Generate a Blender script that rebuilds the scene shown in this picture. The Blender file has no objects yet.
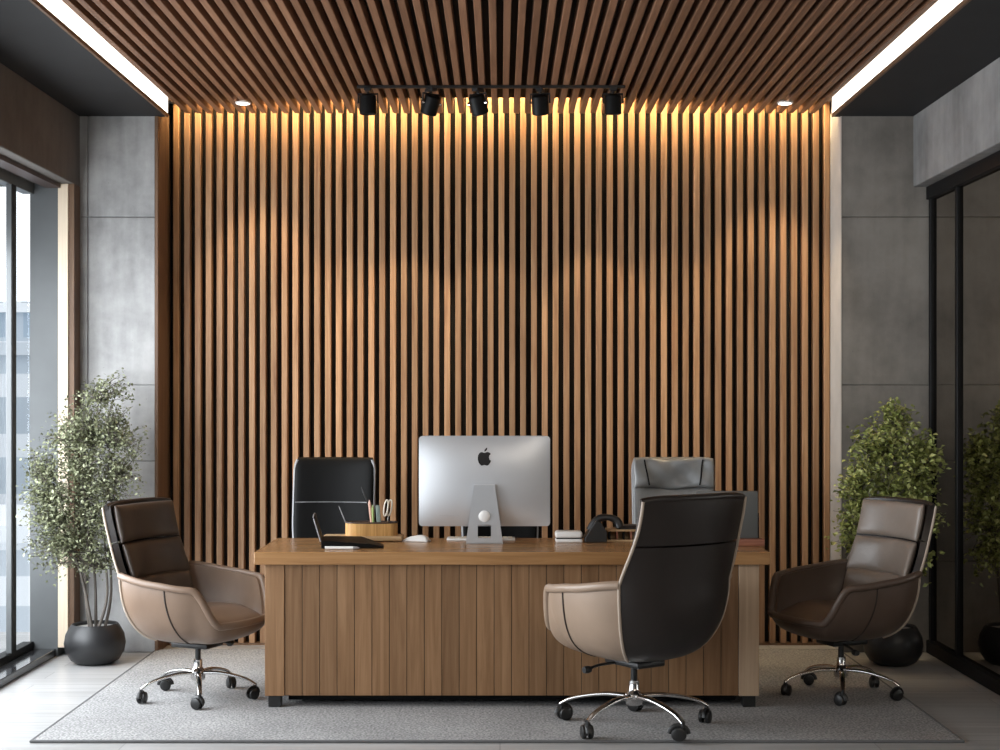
import bpy, bmesh, math, random
from mathutils import Vector, Matrix
random.seed(7)
PI = math.pi
col = bpy.context.scene.collection
DIST, EYE, FPX = 9.0, 1.467, 1503.0          # camera distance to the slat wall, eye height, focal length in pixels

def W(px, depth):                             # metres to the right of the room axis
    return (px - 500) * depth / FPX
def Z(py, depth):                             # height above the floor
    return EYE - (py - 400) * depth / FPX

# ------------------------------------------------------------------ object helpers
def tag(o, label=None, cat=None, group=None, kind=None):
    if label: o['label'] = label
    if cat: o['category'] = cat
    if group: o['group'] = group
    if kind: o['kind'] = kind
    return o

def thing(name, label, cat, loc=(0, 0, 0), rz=0, group=None, scale=1):
    o = bpy.data.objects.new(name, None)
    col.objects.link(o)
    o.empty_display_size = .1
    o.location = loc; o.rotation_euler = (0, 0, rz); o.scale = (scale,) * 3
    return tag(o, label, cat, group)

def obj(name, bm, m, parent=None, smooth=None, mods=()):
    bmesh.ops.recalc_face_normals(bm, faces=bm.faces[:])
    me = bpy.data.meshes.new(name)
    if smooth is not None:
        for f in bm.faces: f.smooth = True
    bm.to_mesh(me); bm.free()
    if smooth is not None and smooth < 180:
        try: me.set_sharp_from_angle(angle=math.radians(smooth))
        except Exception: pass
    o = bpy.data.objects.new(name, me)
    me.materials.append(m)
    col.objects.link(o)
    if parent is not None: o.parent = parent
    for kind, kw in mods:
        md = o.modifiers.new(kind.lower(), kind)
        for k, v in kw.items(): setattr(md, k, v)
    return o

def struct(name, bm, m, parent=None, smooth=None, mods=()):
    o = obj(name, bm, m, parent, smooth, mods)
    if parent is None: o['kind'] = 'structure'
    return o

def copy_tree(o, parent=None):
    c = o.copy(); col.objects.link(c)
    if parent is not None: c.parent = parent
    for ch in list(o.children): copy_tree(ch, c)
    return c

# ------------------------------------------------------------------ mesh helpers
def NB():
    bm = bmesh.new(); bm.faces.layers.float.new('rnd'); return bm

def box(bm, x0, x1, y0, y1, z0, z1, bev=0, seg=2, rnd=None, mtx=None):
    r = random.random() if rnd is None else rnd
    vs = [bm.verts.new((x, y, z)) for z in (z0, z1) for y in (y0, y1) for x in (x0, x1)]
    idx = [(0, 2, 3, 1), (4, 5, 7, 6), (0, 1, 5, 4), (2, 6, 7, 3), (0, 4, 6, 2), (1, 3, 7, 5)]
    fs = [bm.faces.new([vs[i] for i in q]) for q in idx]
    if bev:
        es = list({e for f in fs for e in f.edges})
        res = bmesh.ops.bevel(bm, geom=es, offset=bev, segments=seg, affect='EDGES', profile=.5, clamp_overlap=True)
        fs = list({f for f in res['faces']} | {f for f in fs if f.is_valid})
        seen = set(fs); st = list(fs)
        while st:
            f = st.pop()
            for e in f.edges:
                for g in e.link_faces:
                    if g not in seen: seen.add(g); st.append(g)
        fs = list(seen)
    lay = bm.faces.layers.float['rnd']
    for f in fs: f[lay] = r
    if mtx is not None:
        bmesh.ops.transform(bm, matrix=mtx, verts=list({v for f in fs for v in f.verts}))
    return fs

def frames(pts):
    pts = [Vector(p) for p in pts]; out = []; n = None
    for i, p in enumerate(pts):
        t = (pts[min(i + 1, len(pts) - 1)] - pts[max(i - 1, 0)]).normalized()
        if n is None:
            up = Vector((0, 0, 1)) if abs(t.z) < .9 else Vector((1, 0, 0))
            n = (up - t * up.dot(t)).normalized()
        else:
            n = (n - t * n.dot(t)); n = n.normalized() if n.length > 1e-6 else t.orthogonal().normalized()
        out.append((p, n, t.cross(n)))
    return out

def tube(bm, pts, r, seg=8, caps=True, flat=1.0, closed=False):
    fr = frames(pts); n = len(fr)
    rr = r if isinstance(r, (list, tuple)) else [r] * n
    rings = []
    for (p, a, b), q in zip(fr, rr):
        rings.append([bm.verts.new(p + a * math.cos(2 * PI * k / seg) * q * flat + b * math.sin(2 * PI * k / seg) * q) for k in range(seg)])
    m = n if closed else n - 1
    for i in range(m):
        A, B = rings[i], rings[(i + 1) % n]
        for k in range(seg):
            bm.faces.new((A[k], A[(k + 1) % seg], B[(k + 1) % seg], B[k]))
    if caps and not closed:
        bm.faces.new(rings[0][::-1]); bm.faces.new(rings[-1])

def lathe(bm, prof, seg=32, o=(0, 0, 0), mtx=None):
    rings = []; allv = []
    for r, z in prof:
        if r < 1e-5: rg = [bm.verts.new((o[0], o[1], o[2] + z))]
        else: rg = [bm.verts.new((o[0] + r * math.cos(2 * PI * k / seg), o[1] + r * math.sin(2 * PI * k / seg), o[2] + z)) for k in range(seg)]
        rings.append(rg); allv += rg
    for A, B in zip(rings, rings[1:]):
        for k in range(seg):
            k2 = (k + 1) % seg
            if len(A) == 1 and len(B) == 1: continue
            if len(A) == 1: bm.faces.new((A[0], B[k], B[k2]))
            elif len(B) == 1: bm.faces.new((A[k], A[k2], B[0]))
            else: bm.faces.new((A[k], A[k2], B[k2], B[k]))
    if mtx is not None: bmesh.ops.transform(bm, matrix=mtx, verts=allv)

def prism(bm, poly, y0, y1):                   # polygon in x,z extruded along y
    a = [bm.verts.new((x, y0, z)) for x, z in poly]; b = [bm.verts.new((x, y1, z)) for x, z in poly]
    n = len(poly)
    fa = bm.faces.new(a[::-1]); fb = bm.faces.new(b)
    for k in range(n): bm.faces.new((a[k], a[(k + 1) % n], b[(k + 1) % n], b[k]))
    bmesh.ops.triangulate(bm, faces=[fa, fb])

def grid(bm, rows):
    vs = [[bm.verts.new(p) for p in r] for r in rows]
    for i in range(len(vs) - 1):
        for j in range(len(vs[0]) - 1):
            bm.faces.new((vs[i][j], vs[i][j + 1], vs[i + 1][j + 1], vs[i + 1][j]))
    return vs

def shell(bm, rows, th, C):
    rows = [[Vector(p) for p in r] for r in rows]; n, m = len(rows), len(rows[0]); inn = []
    for i in range(n):
        r = []
        for j in range(m):
            du = rows[min(i + 1, n - 1)][j] - rows[max(i - 1, 0)][j]; dv = rows[i][min(j + 1, m - 1)] - rows[i][max(j - 1, 0)]
            k = du.cross(dv); p = rows[i][j]
            k = k.normalized() if k.length > 1e-9 else Vector((0, 0, 1))
            c = Vector((C[0], C[1], max(C[2], p.z)))
            if k.dot(c - p) < 0: k = -k
            r.append(p + k * th)
        inn.append(r)
    A, B = grid(bm, rows), grid(bm, [r[::-1] for r in inn])
    B = [r[::-1] for r in B]
    def edge(pa, pb):
        for k in range(len(pa) - 1): bm.faces.new((pa[k], pa[k + 1], pb[k + 1], pb[k]))
    edge(A[0], B[0]); edge(A[-1], B[-1]); edge([r[0] for r in A], [r[0] for r in B]); edge([r[-1] for r in A], [r[-1] for r in B])

def pillow(bm, w, h, d, fn, nu=22, nv=14, p=6, q=2.4):
    """closed soft pad; fn(x, t, z) maps width x, thickness t (-front, +back), height z to a point"""
    def cl(k, n): return math.sin(PI * (k / n - .5))
    F, B = [], []
    for j in range(nv + 1):
        v = cl(j, nv); rf, rb = [], []
        for i in range(nu + 1):
            u = cl(i, nu)
            e = max(0., (1 - abs(u) ** p) * (1 - abs(v) ** p)) ** (1 / q)
            rf.append(fn(u * w / 2, -d / 2 * e, v * h / 2)); rb.append(fn(u * w / 2, d / 2 * e, v * h / 2))
        F.append(rf); B.append(rb)
    grid(bm, F); grid(bm, [r[::-1] for r in B])
    bmesh.ops.remove_doubles(bm, verts=bm.verts[:], dist=1e-5)

def sm(a, b, x):
    t = min(1, max(0, (x - a) / (b - a))); return t * t * (3 - 2 * t)
def catmull(pts, n=6):
    P = [Vector(p) for p in pts]; out = []
    for i in range(len(P) - 1):
        a, b, c, d = P[max(i - 1, 0)], P[i], P[i + 1], P[min(i + 2, len(P) - 1)]
        for k in range(n):
            t = k / n
            out.append(.5 * ((2 * b) + (c - a) * t + (2 * a - 5 * b + 4 * c - d) * t * t + (3 * b - a - 3 * c + d) * t ** 3))
    out.append(P[-1]); return out

# ------------------------------------------------------------------ materials
def new_mat(name):
    m = bpy.data.materials.new(name); m.use_nodes = True
    nt = m.node_tree; b = nt.nodes['Principled BSDF']
    return m, nt, b
def sset(b, **k):
    for n, v in k.items():
        n = n.replace('_', ' ')
        if n in b.inputs: b.inputs[n].default_value = v
def c4(c): return (c[0], c[1], c[2], 1)

def plain(name, c, rough=.5, metal=0, bump=0, bscale=200, var=0, spec=.5, coat=0, vscale=6):
    m, nt, b = new_mat(name)
    sset(b, Base_Color=c4(c), Roughness=rough, Metallic=metal, Specular_IOR_Level=spec, Coat_Weight=coat)
    tc = nt.nodes.new('ShaderNodeTexCoord')
    if var:
        n = nt.nodes.new('ShaderNodeTexNoise'); n.inputs['Scale'].default_value = vscale; n.inputs['Detail'].default_value = 6
        r = nt.nodes.new('ShaderNodeValToRGB')
        r.color_ramp.elements[0].position = .3; r.color_ramp.elements[1].position = .7
        r.color_ramp.elements[0].color = c4([x * (1 - var) for x in c]); r.color_ramp.elements[1].color = c4([min(1, x * (1 + var)) for x in c])
        nt.links.new(tc.outputs['Object'], n.inputs['Vector']); nt.links.new(n.outputs['Fac'], r.inputs['Fac']); nt.links.new(r.outputs['Color'], b.inputs['Base Color'])
    if bump:
        n2 = nt.nodes.new('ShaderNodeTexNoise'); n2.inputs['Scale'].default_value = bscale; n2.inputs['Detail'].default_value = 4
        bp = nt.nodes.new('ShaderNodeBump'); bp.inputs['Strength'].default_value = bump; bp.inputs['Distance'].default_value = .004
        nt.links.new(tc.outputs['Object'], n2.inputs['Vector']); nt.links.new(n2.outputs['Fac'], bp.inputs['Height']); nt.links.new(bp.outputs['Normal'], b.inputs['Normal'])
    return m

def wood(name, dark, mid, light, grain='z', scale=1, rough=.45, rvar=.25, spec=.35):
    m, nt, b = new_mat(name); L = nt.links.new
    tc = nt.nodes.new('ShaderNodeTexCoord'); mp = nt.nodes.new('ShaderNodeMapping')
    s = {'x': (1.2, 28, 28), 'y': (28, 1.2, 28), 'z': (28, 28, 1.2)}[grain]
    mp.inputs['Scale'].default_value = [k * scale for k in s]
    at = nt.nodes.new('ShaderNodeAttribute'); at.attribute_name = 'rnd'
    off = nt.nodes.new('ShaderNodeVectorMath'); off.operation = 'ADD'
    mul = nt.nodes.new('ShaderNodeMath'); mul.operation = 'MULTIPLY'; mul.inputs[1].default_value = 37.
    L(at.outputs['Fac'], mul.inputs[0]); L(tc.outputs['Object'], off.inputs[0]); L(mul.outputs[0], off.inputs[1]); L(off.outputs[0], mp.inputs['Vector'])
    n = nt.nodes.new('ShaderNodeTexNoise'); n.inputs['Scale'].default_value = 1.3; n.inputs['Detail'].default_value = 7; n.inputs['Roughness'].default_value = .62; n.inputs['Distortion'].default_value = .8
    L(mp.outputs['Vector'], n.inputs['Vector'])
    r = nt.nodes.new('ShaderNodeValToRGB'); e = r.color_ramp.elements
    e[0].position = .28; e[0].color = c4(dark); e[1].position = .74; e[1].color = c4(light)
    k = e.new(.5); k.color = c4(mid)
    L(n.outputs['Fac'], r.inputs['Fac'])
    mr = nt.nodes.new('ShaderNodeMapRange'); mr.inputs['To Min'].default_value = 1 - rvar; mr.inputs['To Max'].default_value = 1 + rvar
    L(at.outputs['Fac'], mr.inputs['Value'])
    vm = nt.nodes.new('ShaderNodeVectorMath'); vm.operation = 'SCALE'
    L(r.outputs['Color'], vm.inputs[0]); L(mr.outputs['Result'], vm.inputs['Scale']); L(vm.outputs[0], b.inputs['Base Color'])
    bp = nt.nodes.new('ShaderNodeBump'); bp.inputs['Strength'].default_value = .15; bp.inputs['Distance'].default_value = .002
    L(n.outputs['Fac'], bp.inputs['Height']); L(bp.outputs['Normal'], b.inputs['Normal'])
    sset(b, Roughness=rough, Specular_IOR_Level=spec)
    return m

def concrete(name, c, var=.25):
    m, nt, b = new_mat(name); L = nt.links.new
    tc = nt.nodes.new('ShaderNodeTexCoord')
    n1 = nt.nodes.new('ShaderNodeTexNoise'); n1.inputs['Scale'].default_value = 2.2; n1.inputs['Detail'].default_value = 9; n1.inputs['Roughness'].default_value = .65
    mp = nt.nodes.new('ShaderNodeMapping'); mp.inputs['Scale'].default_value = (9, 9, 1.1)
    n2 = nt.nodes.new('ShaderNodeTexNoise'); n2.inputs['Scale'].default_value = 1.6; n2.inputs['Detail'].default_value = 5
    n3 = nt.nodes.new('ShaderNodeTexVoronoi'); n3.inputs['Scale'].default_value = 16
    L(tc.outputs['Object'], n1.inputs['Vector']); L(tc.outputs['Object'], mp.inputs['Vector']); L(mp.outputs['Vector'], n2.inputs['Vector']); L(tc.outputs['Object'], n3.inputs['Vector'])
    mx = nt.nodes.new('ShaderNodeMix'); mx.inputs[0].default_value = .25
    L(n1.outputs['Fac'], mx.inputs[2]); L(n2.outputs['Fac'], mx.inputs[3])
    r = nt.nodes.new('ShaderNodeValToRGB'); e = r.color_ramp.elements
    e[0].position = .36; e[0].color = c4([x * (1 - var) for x in c]); e[1].position = .62; e[1].color = c4([x * (1 + var * .7) for x in c])
    L(mx.outputs[0], r.inputs['Fac'])
    pr = nt.nodes.new('ShaderNodeValToRGB'); pe = pr.color_ramp.elements          # small air holes
    pe[0].position = .03; pe[0].color = (.55, .55, .55, 1); pe[1].position = .06; pe[1].color = (1, 1, 1, 1)
    L(n3.outputs['Distance'], pr.inputs['Fac'])
    mm = nt.nodes.new('ShaderNodeMix'); mm.data_type = 'RGBA'; mm.blend_type = 'MULTIPLY'; mm.inputs[0].default_value = .5
    L(r.outputs['Color'], mm.inputs[6]); L(pr.outputs['Color'], mm.inputs[7]); L(mm.outputs[2], b.inputs['Base Color'])
    bp = nt.nodes.new('ShaderNodeBump'); bp.inputs['Strength'].default_value = .12; bp.inputs['Distance'].default_value = .006
    L(n1.outputs['Fac'], bp.inputs['Height']); L(bp.outputs['Normal'], b.inputs['Normal'])
    sset(b, Roughness=.75, Specular_IOR_Level=.25)
    return m

def emit(name, c, s):
    m, nt, b = new_mat(name)
    sset(b, Base_Color=c4(c), Emission_Color=c4(c), Emission_Strength=s, Roughness=.6); return m

def glass(name, tint, refl, rough=0.0, rtint=(1, 1, 1), edge=.3):
    m, nt, b = new_mat(name); L = nt.links.new
    nt.nodes.remove(b); out = nt.nodes['Material Output']
    t = nt.nodes.new('ShaderNodeBsdfTransparent'); t.inputs[0].default_value = c4(tint)
    g = nt.nodes.new('ShaderNodeBsdfGlossy'); g.inputs['Roughness'].default_value = rough; g.inputs['Color'].default_value = c4(rtint)
    ge = nt.nodes.new('ShaderNodeNewGeometry'); dp = nt.nodes.new('ShaderNodeVectorMath'); dp.operation = 'DOT_PRODUCT'
    L(ge.outputs['Normal'], dp.inputs[0]); L(ge.outputs['Incoming'], dp.inputs[1])
    ab = nt.nodes.new('ShaderNodeMath'); ab.operation = 'ABSOLUTE'; L(dp.outputs['Value'], ab.inputs[0])
    om = nt.nodes.new('ShaderNodeMath'); om.operation = 'SUBTRACT'; om.inputs[0].default_value = 1; L(ab.outputs[0], om.inputs[1])
    pw = nt.nodes.new('ShaderNodeMath'); pw.operation = 'POWER'; pw.inputs[1].default_value = 5; L(om.outputs[0], pw.inputs[0])
    mr = nt.nodes.new('ShaderNodeMath'); mr.operation = 'MULTIPLY_ADD'; mr.inputs[1].default_value = edge; mr.inputs[2].default_value = refl; mr.use_clamp = True
    mix = nt.nodes.new('ShaderNodeMixShader')
    L(pw.outputs[0], mr.inputs[0]); L(mr.outputs[0], mix.inputs[0]); L(t.outputs[0], mix.inputs[1]); L(g.outputs[0], mix.inputs[2]); L(mix.outputs[0], out.inputs['Surface'])
    return m

def leaf_mat(name, dark, mid, light):
    m, nt, b = new_mat(name); L = nt.links.new
    at = nt.nodes.new('ShaderNodeAttribute'); at.attribute_name = 'rnd'
    r = nt.nodes.new('ShaderNodeValToRGB'); e = r.color_ramp.elements
    e[0].color = c4(dark); e[1].color = c4(light); k = e.new(.55); k.color = c4(mid)
    L(at.outputs['Fac'], r.inputs['Fac']); L(r.outputs['Color'], b.inputs['Base Color'])
    sset(b, Roughness=.45, Specular_IOR_Level=.4)
    return m

def plank_floor(name):
    m, nt, b = new_mat(name); L = nt.links.new
    tc = nt.nodes.new('ShaderNodeTexCoord')
    br = nt.nodes.new('ShaderNodeTexBrick')
    br.inputs['Color1'].default_value = (.47, .465, .46, 1); br.inputs['Color2'].default_value = (.40, .395, .39, 1); br.inputs['Mortar'].default_value = (.25, .25, .25, 1)
    br.inputs['Scale'].default_value = 1; br.inputs['Mortar Size'].default_value = .0025; br.inputs['Brick Width'].default_value = 1.6; br.inputs['Row Height'].default_value = .18
    mp = nt.nodes.new('ShaderNodeMapping'); mp.inputs['Scale'].default_value = (.8, 22, 1)
    n = nt.nodes.new('ShaderNodeTexNoise'); n.inputs['Scale'].default_value = 1.5; n.inputs['Detail'].default_value = 7
    r = nt.nodes.new('ShaderNodeValToRGB'); r.color_ramp.elements[0].position = .3; r.color_ramp.elements[0].color = (.78, .78, .78, 1); r.color_ramp.elements[1].position = .7; r.color_ramp.elements[1].color = (1.1, 1.1, 1.1, 1)
    mx = nt.nodes.new('ShaderNodeMix'); mx.data_type = 'RGBA'; mx.blend_type = 'MULTIPLY'; mx.inputs[0].default_value = 1
    L(tc.outputs['Object'], br.inputs['Vector']); L(tc.outputs['Object'], mp.inputs['Vector']); L(mp.outputs['Vector'], n.inputs['Vector']); L(n.outputs['Fac'], r.inputs['Fac'])
    L(br.outputs['Color'], mx.inputs[6]); L(r.outputs['Color'], mx.inputs[7]); L(mx.outputs[2], b.inputs['Base Color'])
    sset(b, Roughness=.32, Specular_IOR_Level=.4)
    return m

def rug_mat(name):
    m, nt, b = new_mat(name); L = nt.links.new
    tc = nt.nodes.new('ShaderNodeTexCoord')
    n = nt.nodes.new('ShaderNodeTexNoise'); n.inputs['Scale'].default_value = 95; n.inputs['Detail'].default_value = 3
    n2 = nt.nodes.new('ShaderNodeTexNoise'); n2.inputs['Scale'].default_value = 2.5
    r = nt.nodes.new('ShaderNodeValToRGB'); r.color_ramp.elements[0].position = .34; r.color_ramp.elements[0].color = (.185, .185, .187, 1); r.color_ramp.elements[1].position = .66; r.color_ramp.elements[1].color = (.47, .465, .46, 1)
    mx = nt.nodes.new('ShaderNodeMix'); mx.data_type = 'RGBA'; mx.blend_type = 'OVERLAY'; mx.inputs[0].default_value = .25
    L(tc.outputs['Object'], n.inputs['Vector']); L(tc.outputs['Object'], n2.inputs['Vector']); L(n.outputs['Fac'], r.inputs['Fac'])
    L(r.outputs['Color'], mx.inputs[6]); L(n2.outputs['Fac'], mx.inputs[7]); L(mx.outputs[2], b.inputs['Base Color'])
    bp = nt.nodes.new('ShaderNodeBump'); bp.inputs['Strength'].default_value = .6; bp.inputs['Distance'].default_value = .006
    L(n.outputs['Fac'], bp.inputs['Height']); L(bp.outputs['Normal'], b.inputs['Normal'])
    sset(b, Roughness=.95, Specular_IOR_Level=.1)
    return m

def facade(name, wall, win, sx, sz):
    m, nt, b = new_mat(name); L = nt.links.new
    tc = nt.nodes.new('ShaderNodeTexCoord'); mp = nt.nodes.new('ShaderNodeMapping')
    mp.inputs['Rotation'].default_value = (PI / 2, 0, 0)
    br = nt.nodes.new('ShaderNodeTexBrick'); br.offset = 0
    br.inputs['Color1'].default_value = c4(win); br.inputs['Color2'].default_value = c4([x * 1.25 for x in win]); br.inputs['Mortar'].default_value = c4(wall)
    br.inputs['Scale'].default_value = 1; br.inputs['Mortar Size'].default_value = .45; br.inputs['Brick Width'].default_value = sx; br.inputs['Row Height'].default_value = sz
    L(tc.outputs['Object'], mp.inputs['Vector']); L(mp.outputs['Vector'], br.inputs['Vector']); L(br.outputs['Color'], b.inputs['Base Color'])
    sset(b, Roughness=.8); return m

M = {}
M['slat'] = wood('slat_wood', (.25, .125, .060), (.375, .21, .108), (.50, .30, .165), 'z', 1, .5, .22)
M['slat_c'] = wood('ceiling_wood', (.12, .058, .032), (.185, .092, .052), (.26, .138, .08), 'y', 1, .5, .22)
M['trimwood'] = wood('trim_wood', (.10, .055, .03), (.15, .085, .048), (.2, .12, .07), 'z', 1, .5, .1)
M['postwood'] = wood('post_wood', (.72, .58, .43), (.8, .67, .51), (.86, .74, .58), 'z', 1, .5, .05)
M['deskfront'] = wood('desk_front_wood', (.16, .083, .036), (.225, .122, .058), (.30, .172, .088), 'z', .8, .45, .16)
M['desktop'] = wood('desk_top_wood', (.26, .13, .05), (.36, .19, .078), (.46, .255, .11), 'x', .8, .24, .05, .5)
M['deskend'] = wood('desk_end_wood', (.34, .24, .16), (.43, .31, .21), (.52, .39, .27), 'z', .8, .45, .08)
M['palewood'] = wood('pale_wood', (.45, .29, .15), (.58, .4, .22), (.68, .49, .3), 'x', 2, .45, .1)
M['honey'] = wood('honey_wood', (.42, .22, .07), (.6, .34, .12), (.74, .45, .18), 'z', 2, .4, .1)
M['redwood'] = wood('red_wood', (.2, .075, .045), (.3, .12, .075), (.4, .18, .11), 'x', 2, .4, .1)
M['dark'] = plain('dark_backing', (.008, .006, .005), .8)
M['black_ceiling'] = plain('black_plaster', (.009, .0094, .0102), .85, var=.15)
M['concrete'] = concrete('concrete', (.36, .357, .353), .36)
M['concrete_r'] = concrete('concrete_dim', (.24, .222, .20), .3)  # darker copy of the concrete, dim right side put into its colour
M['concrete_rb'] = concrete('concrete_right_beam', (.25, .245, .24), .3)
M['concrete_beam'] = concrete('concrete_beam', (.12, .11, .10))  # shade on the left beam put into the concrete colour
M['plaster'] = plain('pale_plaster', (.5, .47, .43), .8, var=.08)
M['floor'] = plank_floor('grey_plank_floor')
M['rug'] = rug_mat('grey_rug')
M['rug_edge'] = plain('rug_binding', (.14, .14, .142), .95, bump=.3)
M['frame_grey'] = plain('grey_frame', (.115, .123, .126), .5, var=.06)
M['frame_black'] = plain('black_frame', (.006, .006, .0065), .5, spec=.15)
M['frame_brown'] = plain('brown_frame', (.055, .035, .03), .5)
M['sill'] = plain('black_sill', (.02, .02, .022), .12, spec=.6)
M['glass'] = glass('window_glass', (.97, .985, 1), .02)
M['glass_dark'] = glass('smoked_glass', (.2, .185, .165), .5, .012, (.88, .82, .75))
M['led'] = emit('led_warm', (1, .93, .82), 3)
M['led_spot'] = emit('led_disc', (1, .95, .85), 9)
M['led_lens'] = emit('spot_lens', (1, .85, .62), 3)
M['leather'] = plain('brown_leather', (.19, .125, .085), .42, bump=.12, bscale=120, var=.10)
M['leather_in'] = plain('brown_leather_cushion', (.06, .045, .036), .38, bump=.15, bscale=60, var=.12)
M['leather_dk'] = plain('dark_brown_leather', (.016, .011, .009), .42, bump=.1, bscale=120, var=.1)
M['leather_lit'] = plain('lit_brown_leather', (.30, .215, .155), .42, bump=.12, bscale=120, var=.08)  # same armchair leather with window light painted in
M['leather_shaded'] = plain('shaded_brown_leather', (.095, .062, .044), .42, bump=.12, bscale=120, var=.1)  # same armchair leather with shade painted in
M['cushion_lit'] = plain('lit_cushion_leather', (.22, .18, .15), .34, bump=.2, bscale=50, var=.12)  # same cushion leather, lightened where it faces the window
M['piping'] = plain('leather_piping', (.42, .34, .27), .45)
M['stitch'] = plain('dark_seam', (.03, .02, .016), .7)
M['leather_blk'] = plain('black_leather', (.005, .005, .005), .55, spec=.12, bump=.12, bscale=70)
M['leather_gry'] = plain('grey_leather', (.24, .245, .245), .33, bump=.25, bscale=28, var=.2)
M['edge_gry'] = plain('grey_edge', (.3, .3, .31), .35)
M['chrome'] = plain('chrome', (.72, .71, .70), .13, 1)
M['blackplastic'] = plain('black_plastic', (.012, .012, .012), .4)
M['fixture'] = plain('black_fixture', (.004, .004, .004), .5, spec=.15)
M['alu'] = plain('brushed_aluminium', (.62, .63, .65), .38, .55)
M['alu_dk'] = plain('stand_aluminium', (.50, .515, .535), .42, .5)
M['logo'] = plain('black_logo', (.006, .006, .007), .3)
M['white'] = plain('white_plastic', (.8, .79, .77), .35)
M['screen'] = plain('grey_screen', (.11, .115, .112), .4)
M['pot'] = plain('black_pot', (.016, .016, .017), .42, bump=.15, bscale=40)
M['soil'] = plain('pale_gravel', (.42, .41, .39), .9, bump=.8, bscale=60)
M['bark'] = plain('grey_bark', (.11, .095, .08), .8, bump=.4, bscale=50, var=.3)
M['leaf_l'] = leaf_mat('sage_leaf', (.07, .075, .038), (.20, .215, .12), (.40, .425, .28))
M['leaf_r'] = leaf_mat('green_leaf', (.09, .11, .025), (.31, .35, .10), (.68, .69, .30))
M['bld_a'] = facade('facade_blue', (.42, .47, .52), (.25, .31, .37), 3, 3)
M['bld_b'] = facade('facade_pale', (.6, .62, .64), (.33, .37, .41), 6, 2.2)
M['bld_c'] = facade('facade_white', (.72, .73, .74), (.42, .45, .48), 9, 1.6)
M['pink'] = plain('pink_lacquer', (.62, .36, .27), .4)
M['green'] = plain('green_lacquer', (.28, .38, .12), .4)
M['teal'] = plain('greenish_grey', (.2, .25, .22), .5)
M['cream'] = plain('cream_plastic', (.72, .66, .55), .4)

# ------------------------------------------------------------------ the room
CX = 1.985          # slat wall half width
CW = 2.44           # beam inner faces
YC = -.27           # face of the concrete piers
YN = -11.0          # wall behind the camera
ZS = 3.115          # black soffits
ZC = 3.175          # underside of ceiling slats

bm = NB(); box(bm, -4.6, 4.6, YN, .5, -.12, 0); struct('floor', bm, M['floor'])

# back wall: black backing with vertical wooden slats
bm = NB(); box(bm, -2.1, 2.1, .06, .16, 0, 3.6); wb = struct('wall_back', bm, M['dark'])
bm = NB(); 
for i in range(61):
    x = -1.940 + i * 3.898 / 60
    box(bm, x - .0172, x + .0172, 0, .06, .012, 3.32, bev=.0022, seg=1)
tag(obj('slat_cladding', bm, M['slat'], wb), 'vertical warm brown wooden slats with black gaps')
bm = NB(); box(bm, -CX, CX, -.012, .06, 0, .012); obj('base_strip', bm, M['trimwood'], wb)

# concrete piers either side, cast in panels with open joints
def pier(name, x0, x1, seams, vx, mat):
    bm = NB(); box(bm, x0, x1, YC + .012, .3, 0, 3.4)
    xs = sorted([x0, x1] + vx); zs = [0] + seams + [3.4]
    for xa, xb in zip(xs, xs[1:]):
        for za, zb in zip(zs, zs[1:]):
            g = .0035
            box(bm, xa + (g if xa != x0 else 0), xb - (g if xb != x1 else 0), YC, YC + .03, za + g, zb - g, bev=.002, seg=1)
    return struct(name, bm, mat)
zz = [Z(y, 8.73) for y in (561, 461, 385, 217)]
pier('wall_back_left', -2.69, -CX - .02, zz, [W(88, 8.73)], M['concrete'])
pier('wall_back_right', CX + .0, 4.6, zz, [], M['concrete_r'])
bm = NB(); box(bm, -CX - .02, -CX, YC - .004, .06, 0, 3.18, bev=.002, seg=1); struct('trim_1', bm, M['trimwood'])
bm = NB(); box(bm, CX - .006, CX, YC - .002, .06, 0, 3.18); struct('trim_2', bm, M['plaster'])  # pale sheet over the concrete return, its lit look put into the colour

# slatted ceiling between two black soffits
bm = NB(); box(bm, -1.9345, 1.9345, YN, -.16, 3.245, 3.35); ce = struct('ceiling', bm, M['dark'])
bm = NB()
for i in range(58):
    x = -1.86 + i * (3.72 / 57)
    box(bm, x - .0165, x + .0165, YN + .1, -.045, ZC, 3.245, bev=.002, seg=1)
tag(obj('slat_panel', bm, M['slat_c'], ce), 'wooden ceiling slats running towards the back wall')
bm = NB(); box(bm, -2.1, 2.1, -.18, .2, 3.58, 3.62); struct('trim_3', bm, M['plaster'])
bm = NB(); box(bm, -1.93, 1.93, -.18, -.16, 3.35, 3.58); struct('trim_4', bm, M['plaster'])

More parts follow.
